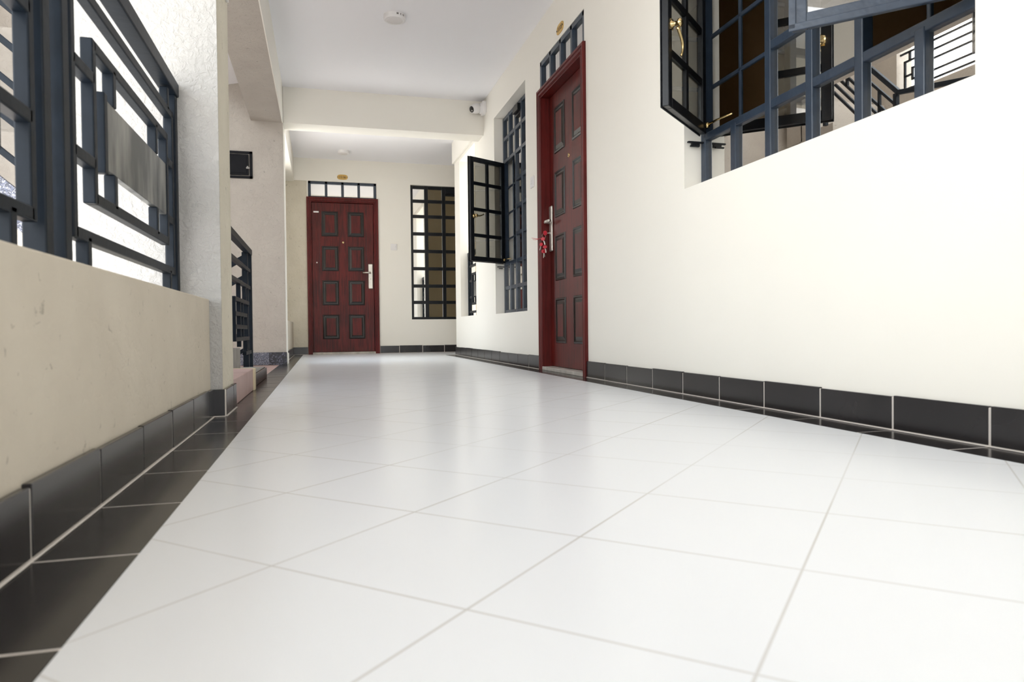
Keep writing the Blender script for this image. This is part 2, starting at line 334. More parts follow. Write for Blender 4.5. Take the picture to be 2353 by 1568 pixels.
k = len(b.v); b.v += b2.v; b.f += [[k+i for i in f] for f in b2.f]; b.mi += b2.mi; b.sm += b2.sm
b.box(D2[0], D2[1], 0, 0, 0, 0) if False else None
o = b.build('trim_5', ['black', 'grout'], None, .0008, 1); o['kind'] = 'structure'

# ------------------------------------------------------------------ rooms behind the windows
def room(name, x0, x1, y0, y1, mat, sides):
    b = MB(); t_ = .1
    if 'f' in sides: b.box(x0, x1, y0, y1, -.1, 0, 1)
    b.box(x0, x1, y0, y1, CZ, CZ+.1, 2)
    if 'e' in sides: b.box(x1, x1+t_, y0-t_, y1+t_, 0, CZ, 0)
    if 'w' in sides: b.box(x0-t_, x0, y0-t_, y1+t_, 0, CZ, 0)
    if 's' in sides: b.box(x0, x1, y0-t_, y0, 0, CZ, 0)
    if 'n' in sides: b.box(x0, x1, y1, y1+t_, 0, CZ, 0)
    struct(name, b, [mat, 'roomf', 'ceil'])
room('wall_room_near', XB, 4.6, -.6, 3.6, 'room', 'fens')
room('wall_room_middle', XB, 3.6, 3.75, 7.0, 'roomc', 'fens')
room('wall_room_far', -1.0, 3.4, 9.78, 12.5, 'roomc', 'fewn')

# ------------------------------------------------------------------ windows
def frame_map(o, U, Nn):
    o = Vector(o); U = Vector(U).normalized(); Nn = Vector(Nn).normalized()
    return lambda u, n, z: tuple(o+U*u+Nn*n+Vector((0, 0, z)))
BW = .034
def casement(parent, hinge, U, Nn, width, z0, z1, rows, lever=None, mat='dark', zf=.367):
    F = frame_map((hinge[0], hinge[1], 0), U, Nn)
    b = MB(F); s = .042
    b.box(0, s, -.014, .014, z0, z1); b.box(width-s, width, -.014, .014, z0, z1)
    b.box(s, width-s, -.014, .014, z0, z0+s); b.box(s, width-s, -.014, .014, z1-s, z1)
    mid = width/2
    b.box(mid-.015, mid+.015, -.010, .010, z0+s, z1-s)
    for i in range(1, rows): zz = z0+(z1-z0)*i/rows; b.box(s, width-s, -.0095, .0095, zz-.015, zz+.015)
    # projecting flange of the Z-section
    b.box(-.004, width+.006, .014, .019, z0-.006, z0+.016); b.box(-.004, width+.006, .014, .019, z1-.016, z1+.006)
    b.box(width-.014, width+.006, .014, .019, z0, z1)
    fr = b.build('casement', mat, parent, .0025); fr['label'] = 'dark navy casement swung open on its hinges'
    g = MB(F); g.box(s, width-s, -.002, .002, z0+s, z1-s); g.build('pane', 'tint', fr)
    if lever:
        h = MB(F); zc = z0+(z1-z0)*zf; u_ = width-s*.9
        h.lathe(F(u_, -.014, zc) if False else (u_, -.012, zc), (0, -1, 0), [(0, .016), (.006, .016), (.010, .010), (.026, .009), (.030, .016), (.040, .017), (.046, .010)], 16)
        h.box(u_-.011, u_+.011, -.018, -.012, zc-.02, zc+.02)
        pts = []
        for i in range(11):
            q = i/10
            if lever == 'down': pts.append((u_-.006-.050*math.sin(q*math.pi*.72), -.036-.004*math.sin(q*3), zc-.012-.100*q))
            else: pts.append((u_-.006-.095*q, -.036-.004*math.sin(q*3), zc+.004+.020*q-.010*math.sin(q*3.14)))
        h.tube(pts, [.0075-.003*i/10 for i in range(11)], 8)
        hh = h.build('casement_handle', 'brass', fr); hh['label'] = 'brass lever handle'
    return fr
def stay(parent, p0, p1):
    b = MB(); p0 = Vector(p0); p1 = Vector(p1)
    b.tube([p0, p0*.6+p1*.4+Vector((0, 0, .004)), p1], [.006, .0045, .004], 8); b.lathe(p0-Vector((0, 0, .012)), (0, 0, 1), [(0, .008), (.006, .013), (.018, .012), (.024, .006)], 12)
    o = b.build('window_stay', 'brass', parent); o['label'] = 'brass stay arm'
def grid(F, us, zs, ubw, th=.017, skip=None):
    b = MB(F)
    for i, u in enumerate(us):
        wdt = ubw(i)
        b.box(u-wdt/2, u+wdt/2, -th, th, zs[0], zs[-1])
    return b
# --- window_1: near window in the right wall (u = y)
XG = 1.688
def window_right(name, W, cols, zs, case, label, vent_col=None, bottom=True, topz=None):
    root = empty(name, (XG, (W[0]+W[1])/2, W[2]), label, 'window', None, 'structure')
    us = [W[0]+.017+(W[1]-W[0]-.034)*i/cols for i in range(cols+1)]
    b = MB(); X0, X1 = XG-.021, XG+.021
    for i, u in enumerate(us):
        # mullions: full height where no casement opening, thin security bars inside casement openings
        inside = [c for c in case if c[0]+.02 < u < c[1]-.02]
        wd = .038
        if not inside: b.box(X0, X1, u-wd/2, u+wd/2, W[2], W[3])
        else:
            c = inside[0]
            b.box(X0, X1, u-wd/2, u+wd/2, W[2], c[2]); b.box(X0, X1, u-wd/2, u+wd/2, c[3], W[3])
            b.box(XG+.012, XG+.026, u-.008, u+.008, c[2], c[3])
    for j, z in enumerate(zs):
        if j == 0 and not bottom: continue
        hh = .034
        segs = [(us[0], us[-1])]
        for c in case:
            if c[2]+.03 < z < c[3]-.03:
                ns = []
                for a_, d_ in segs:
                    if c[0] <= a_+.03 and c[1] >= d_-.03: continue
                    if c[0] > a_+.03: ns.append((a_, c[0]))
                    if c[1] < d_-.03: ns.append((c[1], d_))
                segs = ns
                b.box(XG+.012, XG+.026, c[0], c[1], z-.009, z+.009)
        for a_, d_ in segs: b.box(XG-.019, XG+.019, a_, d_, z-hh/2, z+hh/2)
    fr = b.build('window_frame', 'navy', root, .004)
    g = MB()
    def cut(a_, d_, z0, z1): g.box(XG-.003, XG+.003, a_, d_, z0, z1)
    # fixed panes everywhere but the casement openings
    cs = sorted(case); cur = W[0]+.01
    for c in cs:
        if c[0] > cur+.03: cut(cur, c[0], W[2]+.002, W[3]-.002)
        cut(c[0], c[1], W[2]+.002, c[2]); cut(c[0], c[1], c[3], W[3]-.002); cur = c[1]
    if cur < W[1]-.03: cut(cur, W[1]-.01, W[2]+.002, W[3]-.002)
    g.build('window_pane', 'glass', root)
    if vent_col is not None:
        u0, u1 = us[vent_col]+.02, us[vent_col+1]-.02
        v = MB(); v.box(XG-.045, XG-.005, u0, u1, zs[-1]-.075, zs[-1]-.02); v.box(XG-.022, XG+.016, u0, u1, zs[-1]-.10, zs[-1]-.078)
        vo = v.build('window_vent', 'dark', root, .002); vo['label'] = 'black vent flap at the top'
    return root, us
zs1 = [.93, 1.155, 1.38, 1.605, 1.83, 2.055, 2.27]
n1 = (W1[1]-W1[0]-.034)/6
cL = (W1[1]-.017-2*n1, W1[1]-.017, 1.155, 2.055); cR = (W1[0]+.017, W1[0]+.017+2*n1, 1.155, 2.055)
win1, us1 = window_right('window_1', W1, 6, zs1, [cL, cR], 'large navy steel window beside the camera with both outer casements swung open', bottom=False)
casement(win1, (1.658, 2.815), (-.74, -.68, 0), (-.68, .74, 0), .485, 1.165, 2.05, 4, 'down')
casement(win1, (1.668, 1.435), (-.68, .72, 0), (-.72, -.68, 0), .475, 1.165, 2.05, 4, None, 'navy')
stay(win1, (1.664, 2.79, 1.20), (1.668, 2.60, 1.195))
b = MB(); b.box(1.590, 1.668, 2.825, 2.838, 1.128, 1.136); b.box(1.600, 1.645, 2.822, 2.832, 1.110, 1.118); b.box(1.61, 1.65, 2.828, 2.842, 1.114, 1.132)
o = b.build('window_hinge', 'dark', win1, .002)
# --- window_2: farther window in the right wall
zs2 = [.467, .69, .915, 1.154, 1.393, 1.632, 1.87, 2.08, 2.268]
n2 = (W2[1]-W2[0]-.034)/5
c2 = (W2[1]-.017-2*n2, W2[1]-.017, .915, 1.87)
win2, us2 = window_right('window_2', W2, 5, zs2, [c2], 'tall navy steel window in the right wall beyond the red door with one casement out', vent_col=2)
casement(win2, (1.662, 6.385), (-.87, -.49, 0), (-.49, .87, 0), .425, .925, 1.86, 4, 'side', 'dark', .43)
stay(win2, (1.655, 6.36, .955), (1.668, 6.17, .95))
b = MB(); b.box(1.595, 1.668, 6.395, 6.406, .888, .896); b.box(1.61, 1.65, 6.392, 6.404, .873, .88); b.build('window_hinge', 'dark', win2, .002)
# --- window_3: far wall
YG = 9.665
win3 = empty('window_3', ((FW[0]+FW[1])/2, YG, FW[2]), 'black grid window in the far wall next to the closed red door', 'window', None, 'structure')
b = MB(); us3 = [FW[0]+.012, 1.405, 1.648, 1.885, FW[1]-.012]
for u in us3: b.box(u-.025, u+.025, YG-.022, YG+.022, FW[2], FW[3])
for z in zs2: b.box(FW[0], FW[1], YG-.019, YG+.019, z-.022, z+.022)
b.build('window_frame', 'dark', win3, .004)
b = MB(); b.box(FW[0]+.01, FW[1]-.01, YG-.003, YG+.003, FW[2]+.002, FW[3]-.002); b.build('window_pane', 'glass', win3)
b = MB(); b.box(1.670, 1.865, YG-.05, YG-.004, 2.19, 2.262); b.box(1.670, 1.865, YG-.024, YG+.016, 2.165, 2.186)
o = b.build('window_vent', 'dark', win3, .002); o['label'] = 'black vent flap at the top'

# ------------------------------------------------------------------ doors (local frame: u across, n out to the corridor)
def casing(b, prof, u0, u1, zt):
    # prof: list of (inset from outer edge, n); mitred sweep left jamb - head - right jamb
    for (a0, n0), (a1, n1_) in zip(prof[:-1], prof[1:]):
        b.quad((u0+a0, n0, 0), (u0+a1, n1_, 0), (u0+a1, n1_, zt-a1), (u0+a0, n0, zt-a0))
        b.quad((u0+a0, n0, zt-a0), (u0+a1, n1_, zt-a1), (u1-a1, n1_, zt-a1), (u1-a0, n0, zt-a0))
        b.quad((u1-a0, n0, zt-a0), (u1-a1, n1_, zt-a1), (u1-a1, n1_, 0), (u1-a0, n0, 0))
def door(name, F, u0, u1, zt, flip, label, depth):
    root = empty(name, F((u0+u1)/2, 0, 0), label, 'door', None, 'structure')
    b = MB(F); casing(b, [(0, -.03), (0, .018), (.004, .022), (.018, .022), (.022, .014), (.034, .014), (.038, .020), (.046, .020), (.052, .006), (.060, .006), (.062, -depth-.004), (.062, -depth-.06)], u0, u1, zt)
    b.build('door_frame', 'woodf', root)
    l0, l1, lt = u0+.0625, u1-.0625, zt-.0625
    b = MB(F); b.box(l0+.003, l1-.003, -depth-.05, -depth, .03, lt-.003)
    # fine stile lines near both edges
    leaf = b.build('door_leaf', 'wood', root, .002); leaf['label'] = 'red wood grained leaf with eight raised panels'
    wl = l1-l0; pc = [(l0+.125, l0+.125+.215), (l1-.125-.215, l1-.125)]
    if wl < .8: pc = [(l0+.12, l0+.12+.215), (l1-.12-.215, l1-.12)]
    rows = [(1.565, 1.895), (1.105, 1.435), (.65, .98), (.20, .525)]
    for (p0, p1) in pc:
        for (z0, z1) in rows:
            q = MB(F); hs = [(0, .0), (.004, .006), (.013, .008), (.020, .001), (.028, .001), (.048, .008)]
            for (a0, h0), (a1, h1) in zip(hs[:-1], hs[1:]):
                A = [(p0+a0, z0+a0), (p1-a0, z0+a0), (p1-a0, z1-a0), (p0+a0, z1-a0)]; B = [(p0+a1, z0+a1), (p1-a1, z0+a1), (p1-a1, z1-a1), (p0+a1, z1-a1)]
                for i in range(4):
                    j = (i+1) % 4
                    q.quad((A[i][0], h0-depth, A[i][1]), (A[j][0], h0-depth, A[j][1]), (B[j][0], h1-depth, B[j][1]), (B[i][0], h1-depth, B[i][1]), 0)
            a1, h1 = hs[-1]
            q.quad((p0+a1, h1-depth, z0+a1), (p1-a1, h1-depth, z0+a1), (p1-a1, h1-depth, z1-a1), (p0+a1, h1-depth, z1-a1), 1)
            q.build('door_panel', ['glaze', 'wood'], leaf)
    s = MB(F)
    for uu in (l0+.095, l1-.095): s.box(uu-.0012, uu+.0012, -depth-.001, -depth+.0006, .2, 1.95)
    s.build('stile_line', 'glaze', leaf)
    # handle plate with lever, keyhole
    hu = (l1-.047) if not flip else (l0+.047); sg = -1 if not flip else 1
    h = MB(F); h.box(hu-.030, hu+.030, -depth, -depth+.016, .872, 1.205)
    hp = h.build('door_handle', 'chrome', root, .008, 3); hp['label'] = 'brushed nickel handle plate'
    h = MB(F); h.lathe((hu, -depth+.014, 1.085), (0, 1, 0), [(0, .013), (.045, .011)], 16)
    h.tube([(hu, -depth+.052, 1.085), (hu+sg*.03, -depth+.056, 1.085), (hu+sg*.105, -depth+.052, 1.083)], [.0115, .0115, .0105], 12)
    h.build('lever', 'chrome', hp)
    h = MB(F); h.lathe((hu, -depth+.016, 1.005), (0, 1, 0), [(0, .010), (.003, .009)], 14); h.box(hu-.0022, hu+.0022, -depth+.0185, -depth+.0195, .995, 1.010, 1)
    h.build('keyhole', ['chrome', 'lens'], hp)
    p = MB(F); p.lathe(((l0+l1)/2, -depth, 1.487), (0, 1, 0), [(0, .015), (.004, .014), (.006, .008)], 16); p.lathe(((l0+l1)/2, -depth+.005, 1.487), (0, 1, 0), [(0, .006), (.002, .005)], 12, 1)
    po = p.build('peephole', ['brass', 'lens'], root); po['label'] = 'small brass peephole'
    su = l0+.06 if not flip else l1-.06
    p = MB(F); p.lathe((su-(.0 if not flip else -.03), -depth, 1.215), (0, 1, 0), [(0, .009), (.003, .006)], 12); p.build('screw_cap', 'white', root)
    th = MB(F); th.box(u0+.055, u1-.055, -.16, .012, 0, .026); th.build('threshold', 'marble', root, .003)
    return root, su
FF = frame_map((0, YF, 0), (1, 0, 0), (0, -1, 0))
d1, su1 = door('door_1', FF, -.178, .748, 2.075, False, 'closed red wooden door in the far wall with number 1116 above', .028)
b = MB(FF); b.box(su1-.055+.02, su1+.012+.02, -.028, -.0265, 1.875, 1.895); o = b.build('sticker', 'white', d1); o['label'] = 'small white sticker'
FR = frame_map((XR, 0, 0), (0, 1, 0), (-1, 0, 0))
d2, su2 = door('door_2', FR, 4.05, 5.012, 2.066, False, 'red wooden door in the right wall with keys hanging from its lock', .058)
b = MB(FR); b.box(su2-.012, su2+.006, -.058, -.0565, 1.885, 1.91); o = b.build('sticker', 'white', d2); o['label'] = 'small white sticker'
def transom(root, F, u0, u1, z0, z1, n0):
    b = MB(F); t_ = .034; k = 4
    b.box(u0, u1, n0-.022, n0+.022, z1-t_, z1); b.box(u0, u1, n0-.022, n0+.022, z0, z0+.02)
    for i in range(k+1):
        u = u0+t_/2+(u1-u0-t_)*i/k; b.box(u-t_/2, u+t_/2, n0-.022, n0+.022, z0, z1)
    fr = b.build('transom_frame', 'navy', root, .003); fr['label'] = 'dark steel four pane transom over the door'
    g = MB(F); g.box(u0+.01, u1-.01, n0-.003, n0+.003, z0, z1-.005); g.build('transom_pane', 'glass', fr)
transom(d1, FF, FD[0]+.002, FD[1]-.002, 2.07, 2.283, -.024)
transom(d2, FR, D2[0]+.002, D2[1]-.002, 2.06, 2.273, -.024)

# ------------------------------------------------------------------ number plates
def text_mesh(txt, size, F, u, n, z, name, mat, parent, ext=.0008):
    cu_ = bpy.data.curves.new(name, 'FONT'); cu_.body = txt; cu_.size = size; cu_.extrude = ext; cu_.align_x = 'CENTER'; cu_.align_y = 'CENTER'; cu_.offset = size*.018
    tmp = bpy.data.objects.new('tmp', cu_); COL.objects.link(tmp)
    me = bpy.data.meshes.new_from_object(tmp, depsgraph=bpy.context.evaluated_depsgraph_get()); bpy.data.objects.remove(tmp)
    off = parent_loc(parent)
    for v in me.vertices: v.co = Vector(F(u+v.co.x, n+v.co.z, z+v.co.y))-off
    me.materials.clear(); me.materials.append(MT[mat]); o = bpy.data.objects.new(name, me); COL.objects.link(o); o.parent = parent
    return o
def plate(txt, F, u, z, label):
    root = empty('number_plate', F(u, 0, z), label, 'number plate', None)
    b = MB(F); pts = []
    a_, h_ = .068, .034
    for i in range(40):
        q = 2*math.pi*i/40; c_, s_ = math.cos(q), math.sin(q)
        pts.append((u+a_*math.copysign(abs(c_)**.62, c_), z+h_*math.copysign(abs(s_)**.75, s_)))
    vs = [(p[0], 0, p[1]) for p in pts]+[(p[0], .004, p[1]) for p in pts]; n = len(pts)
    b.add(vs, [tuple(range(n)), tuple(range(n, 2*n))]+[(i, (i+1) % n, n+(i+1) % n, n+i) for i in range(n)])
    o = b.build('plate', 'goldplate', root)
    text_mesh(txt, .043, F, u, .0045, z-.001, 'numerals', 'ink', root)
    for sg in (-1, 1):
        b = MB(F); b.lathe((u+sg*.058, .004, z), (0, 1, 0), [(0, .006), (.003, .005)], 12); b.build('screw', 'ink', root)
MT['goldplate'] = noisy('gold_number_plate', (.66, .42, .12), (.60, .38, .10), 9, .4)
MT['ink'] = base('dark_brown_ink', (.05, .025, .006), .5)[0]
plate('1116', FF, .288, 2.350, 'small oval gold number plate reading 1116 above the far red door')
FRt = frame_map((XR, 9.04, 0), (0, -1, 0), (-1, 0, 0))   # reads left to right seen from the corridor
plate('1115', FRt, 9.04-4.515, 2.337, 'small oval gold number plate reading 1115 above the right wall red door')

# ------------------------------------------------------------------ switches
def switch(F, u, z, label, group=None):
    root = empty('light_switch', F(u, 0, z), label, 'light switch')
    b = MB(F); b.box(u-.043, u+.043, 0, .009, z-.043, z+.043); b.build('switch_plate', 'white', root, .003)
    for du in (-.013, .013):
        b = MB(F); b.box(u+du-.009, u+du+.009, .009, .0135, z-.014, z+.014); b.build('rocker', 'white', root, .001)
switch(FF, .952, 1.438, 'white light switch on the far wall between red door and grid window')
switch(FR, 5.19, 1.437, 'white light switch on the right wall between red door and tall window')
b = MB(); b.box(-.3465, -.336, 2.872, 2.962, 1.595, 1.76); b.box(-.3375, -.3345, 2.885, 2.95, 1.61, 1.745)
tag(b.build('wall_plate', 'white', None, .002), 'white rectangular plate high on the rough pillar beside the stairs', 'wall plate')

# ------------------------------------------------------------------ ceiling lights
def lamp(x, y, r, label, letters):
    root = empty('ceiling_light', (x, y, CZ), label, 'ceiling light')
    b = MB(); b.lathe((x, y, CZ), (0, 0, -1), [(0, r), (.028, r), (.034, r-.003), (.036, r-.008), (.036, r-.014)], 48); b.build('lamp_body', 'white', root)
    b = MB(); b.lathe((x, y, CZ-.030), (0, 0, -1), [(0, r-.014), (.005, r-.014), (.0075, r-.03), (.0085, .001)], 48); b.build('diffuser', 'diff', root)
    for k_, (ch, da) in enumerate(letters):
        q = math.radians(-90+da)
        c0 = Vector((x+math.cos(q)*r, y+math.sin(q)*r, 0)); U = Vector((-math.sin(q), math.cos(q), 0)); Nn = Vector((math.cos(q), math.sin(q), 0))
        F = frame_map((c0.x, c0.y, 0), U, Nn)
        text_mesh(ch, .019, F, 0, .0006, CZ-.015, 'printed_letter', 'ink2', root, .0003)
MT['ink2'] = base('grey_print', (.06, .05, .045), .6)[0]
lamp(.537, 5.14, .078, 'round white surface lamp on the ceiling before the cross beam, the nearer one', [('M', 10), ('E', 28), ('N', 46)])
lamp(.29, 9.12, .072, 'small round white surface lamp on the ceiling beyond the cross beam', [])

# ------------------------------------------------------------------ security camera
cc = empty('security_camera', (XR, 6.775, 2.485), 'white security camera with black lens in the corner under the ceiling', 'security camera')
b = MB(); b.lathe((XR, 6.775, 2.485), (-1, 0, 0), [(0, .062), (.036, .062), (.040, .058)], 36); b.box(XR-.038, XR, 6.715, 6.835, 2.43, 2.545); b.build('mount', 'white', cc, .006)
ctr = Vector((1.492, 6.765, 2.477)); dr = Vector((-.78, -.42, -.30)).normalized()
b = MB(); b.lathe((XR-.038, 6.775, 2.485), (-1, 0, 0), [(0, .053), (.012, .053), (.02, .05)], 32)
prof = []
for i in range(9): q = math.pi*i/8*.5; prof.append((-.048*math.cos(q), .048*math.sin(q)+.001))
b.lathe(ctr, dr, prof+[(.02, .047), (.058, .038), (.064, .034)], 32); b.build('camera_head', 'white', cc)
b = MB(); b.lathe(ctr+dr*.0642, dr, [(0, .031), (.003, .029), (.0045, .012)], 28); o = b.build('lens', 'lens', cc); o['label'] = 'round black lens face'
b = MB(); b.lathe(ctr+dr*.068+Vector((.006, -.006, -.012)), dr, [(0, .006), (.002, .005)], 12); b.build('infrared_lamp', 'diff', cc)

# ------------------------------------------------------------------ bunch of keys in the lock of door_2
ky = empty('key_bunch', (1.585, 4.90, 1.0), 'bunch of red headed keys hanging from the lock of the right wall door', 'keys')
def key(p, d, s_=1., ty=0.):
    # p: centre of the head, d: direction of the blade
    p = Vector(p); d = Vector(d).normalized(); sd = d.cross(Vector((math.cos(ty), math.sin(ty), 0))).normalized(); nn = d.cross(sd).normalized()
    h = MB(); pts = []
    for i in range(18):
        q = 2*math.pi*i/18; pts.append(p+d*math.cos(q)*.013*s_+sd*math.sin(q)*.0155*s_)
    vs = [tuple(v-nn*.003) for v in pts]+[tuple(v+nn*.003) for v in pts]; n = 18
    h.add(vs, [tuple(range(n)), tuple(range(n, 2*n))]+[(i, (i+1) % n, n+(i+1) % n, n+i) for i in range(n)])
    ho = h.build('key_head', 'redplastic', ky, .001)
    k_ = MB(); k_.bar(p+d*.011*s_, p+d*.044*s_, .0055, .002, 0, tuple(nn))
    for j in range(3): k_.bar(p+d*(.022+.007*j)*s_+sd*.001, p+d*(.022+.007*j)*s_+sd*.0055, .004, .002, 0, tuple(nn))
    k_.build('key_blade', 'chrome', ho)
kx, kyy = 1.583, 4.903
key((kx+.004, kyy, 1.006), (1, 0, 0), 1.15, 1.2)
key((kx-.008, kyy+.012, .965), (.25, -.2, -1), 1.05, .9)
key((kx-.012, kyy+.045, .928), (-.25, .15, -1), 1., .5)
key((kx+.002, kyy+.004, .905), (.15, -.1, -1), 1.0, 1.4)
key((kx-.002, kyy+.022, .875), (0, .1, -1), 1.1, .8)
key((kx-.004, kyy+.008, .870), (.1, -.2, -1), .9, 1.9)
b = MB(); b.tube([(kx-.006+.016*math.cos(q), kyy+.008*math.cos(q), .985+.018*math.sin(q)) for q in [2*math.pi*i/20 for i in range(20)]], .0012, 6, closed=True); b.build('key_ring', 'chrome', ky)
b = MB(); b.tube([(kx-.004, kyy+.01, .975), (kx-.03, kyy+.05, .968), (kx-.05, kyy+.11, .980), (kx-.06, kyy+.13, .985)], .0018, 6)
b.tube([(kx-.03, kyy+.05, .968), (kx-.045, kyy+.09, .967), (kx-.055, kyy+.12, .972)], .0015, 6); b.build('red_cord', 'redplastic', ky)

# ------------------------------------------------------------------ steel cabinet on the stair wall
cb = empty('meter_cabinet', (-.76, 6.8, 1.82), 'black steel meter cabinet with small latch on the rough stair wall', 'cabinet')
b = MB(); x0, x1, z0, z1, Y = -.95, -.592, 1.70, 1.945, 6.8
b.box(x0, x1, Y-.012, Y, z0, z0+.022); b.box(x0, x1, Y-.012, Y, z1-.022, z1); b.box(x0, x0+.025, Y-.012, Y, z0, z1); b.box(x1-.025, x1, Y-.012, Y, z0, z1); b.build('cabinet_frame', 'cab', cb, .002)
b = MB(); b.box(x0+.032, x1-.032, Y-.016, Y, z0+.028, z1-.028); b.box(x0+.05, x1-.05, Y-.020, Y-.014, z0+.045, z1-.045); dd = b.build('cabinet_door', 'cab', cb, .003)
b = MB(); b.box(x1-.052, x1-.022, Y-.034, Y-.018, 1.785, 1.797); b.lathe((x1-.04, Y-.016, 1.80), (0, -1, 0), [(0, .008), (.018, .007)], 12); b.build('latch', 'stone', dd)

# ------------------------------------------------------------------ railings with nested squares
def key_panel(F, root, solid_plate=True, W=1.0):
    # local u 0..W measured from the near end bar; z absolute; one bay of the nested square pattern
    t_ = .026
    def hb(b, u0, u1, z): b.box(u0, u1, -t_/2, t_/2, z-t_/2, z+t_/2)
    def vb(b, u, z0, z1): b.box(u-t_/2, u+t_/2, -t_/2, t_/2, z0, z1)
    k = W
    b = MB(F); u0, u1 = .013, k-.013; zb, zt = .512, 1.045
    vb(b, u0, zb-t_/2, zt+t_/2); vb(b, u1, zb-t_/2, zt+t_/2); hb(b, u0, u1, zb); hb(b, u0, u1, zt)
    b.build('outer_square', 'railnavy', root, .003)
    v0, v1 = .155, k-.105; z0, z1 = .605, .948
    b = MB(F); vb(b, v0, z0-t_/2, z1+t_/2); vb(b, v1, z0-t_/2, z1+t_/2); hb(b, v0, v1, z0); hb(b, v0, v1, z1); b.build('inner_square', 'railnavy', root, .003)
    w0, w1 = .255, k-.12; y0, y1 = .690, .856
    b = MB(F); vb(b, w0-.018, y0-.012, y1+.012); b.build('plate_edge_bar', 'railnavy', root, .003)
    b = MB(F); b.box(w0, w1, -.010, .010, y0, y1)
    o = b.build('centre_plate', 'steelface', root, .002); o['label'] = 'worn grey steel plate in the middle of the bay'
    def one(f, *a_):
        b = MB(F); f(b, *a_); b.build('connector_bar', 'railnavy', root, .003)
    for u in (w0+.06, v1-.15): one(vb, u, y1, z1); one(vb, u, z0, y0)
    for z in (.872, .682): one(hb, u0, v0, z); one(hb, v1, u1, z)
    for u in (.10, k-.075): one(vb, u, .42, zb); one(vb, u, zt, 1.12)
XP = -.4975
r1 = empty('railing', (XP, 2.17, .42), 'navy steel railing on the left parapet ending at the rough pillar', 'railing', None)
FL = frame_map((XP, 1.615, 0), (0, 1, 0), (1, 0, 0)); key_panel(FL, r1, True, 1.025)
b = MB(); b.box(XP-.024, XP+.024, 1.55, 2.69, 1.125, 1.172); b.build('handrail', 'railnavy', r1, .004)
for y in (1.550, 2.652):
    b = MB(); b.box(-.52, -.480, y, y+.038, .42, 1.126); b.build('post', 'railnavy', r1, .003)
r2 = empty('railing', (XP, .9, .42), 'navy steel railing on the left parapet at the left edge nearest the camera', 'railing', None)
FL2 = frame_map((XP, 1.425, 0), (0, -1, 0), (1, 0, 0)); key_panel(FL2, r2, True, 1.025)
b = MB(); b.box(XP-.024, XP+.024, .34, 1.548, 1.125, 1.172); b.build('handrail', 'railnavy', r2, .004)
for y in (1.450, .345):
    b = MB(); b.box(-.52, -.480, y, y+.038, .42, 1.126); b.build('post', 'railnavy', r2, .003)
# railing in the bright opening of the right wall
r3 = empty('railing', (1.69, 7.7, .46), 'navy steel railing low in the bright opening of the right wall', 'railing', None)
F3 = frame_map((1.69, 8.10, 0), (0, -1, 0), (-1, 0, 0)); key_panel(F3, r3, True, .80)
b = MB(); b.box(1.668, 1.712, 7.28, 8.14, 1.165, 1.21); b.build('handrail', 'railnavy', r3, .004)
for y in (8.105, 7.282):
    b = MB(); b.box(1.67, 1.71, y, y+.034, .46, 1.166); b.build('post', 'railnavy', r3, .003)

# ------------------------------------------------------------------ stair well
b = MB(); b.box(-.80, XL, 3.91, 6.8, -.14, -.003, 0); b.box(-.80, -.345, 3.0, 3.91, -.14, -.003, 0); struct('floor_stair', b, 'pink')
YO0, YO1, SO = 3.6, 6.30, 2.80
b = MB(); holed(b, 'x', -2.9, -2.7, 2.9, 7.1, -1.6, 4.3, [(3.05, YO1, SO, 4.2)]); struct('wall_stair_outer', b, 'rough')
b = MB(); b.box(-2.7, -.95, 6.8, 7.1, 2.76, 4.3, 0); struct('wall_stair_upper', b, 'rough')
b = MB(); b.box(-.95, -.85, 2.7, 7.1, 2.76, 4.3, 0); struct('wall_stair_inner', b, 'rough')
b = MB(); b.box(-2.9, -.85, 2.7, 7.1, 4.31, 4.45, 0); struct('ceiling_stair', b, 'ceil')
b = MB()
b.add([(-.605, 3.0, 2.58), (-.605, 6.795, 2.58), (-.95, 6.795, 2.50), (-.95, 3.0, 2.50), (-.605, 3.0, 2.75), (-.605, 6.795, 2.75), (-.95, 6.795, 2.75), (-.95, 3.0, 2.75)],
      [(0, 1, 2, 3), (4, 5, 6, 7), (0, 1, 5, 4), (1, 2, 6, 5), (2, 3, 7, 6), (3, 0, 4, 7)]); struct('trim_6', b, 'ceil')
# granite skirting along the stair wall, black marble corner piece
b = MB(); b.box(-2.4, -.475, 6.785, 6.8, 0, .115, 0); b.box(-.475, -.318, 6.782, 6.8, 0, .115, 1); b.box(-.330, -.314, 6.80, 7.1, 0, .10, 2)
o = b.build('baseboard_stair', ['granite', 'granited', 'paint'], None, .001, 1); o['kind'] = 'structure'
# upward flight: starts with the pink step block
up = empty('staircase', (-.5, 3.45, 0), 'pink terrazzo stair flight rising to the left behind the rough pillar', 'staircase')
b = MB(); b.box(-1.6, -.349, 3.004, 3.90, 0, .112, 0); b.box(-.352, -.340, 3.84, 3.905, 0, .113, 1); b.box(-.60, -.345, 3.885, 3.907, 0, .1135, 1); b.build('first_step', ['pink', 'yellow'], up, .004)
for i in range(7):
    x1_ = -.60-.19*i; z1_ = .112+.165*(i+1)
    b = MB(); b.box(x1_-.20, x1_, 3.03, 3.90, max(0, z1_-.34), z1_, 0); b.box(x1_-.004, x1_+.010, 3.03, 3.90, z1_-.03, z1_+.001, 1); b.build('step', ['pink', 'granite'], up, .002)
def prism_y(pts, y0, y1):
    b = MB(); n = len(pts); b.add([(p[0], y0, p[1]) for p in pts]+[(p[0], y1, p[1]) for p in pts], [tuple(range(n)), tuple(range(n, 2*n))]+[(i, (i+1) % n, n+(i+1) % n, n+i) for i in range(n)]); return b
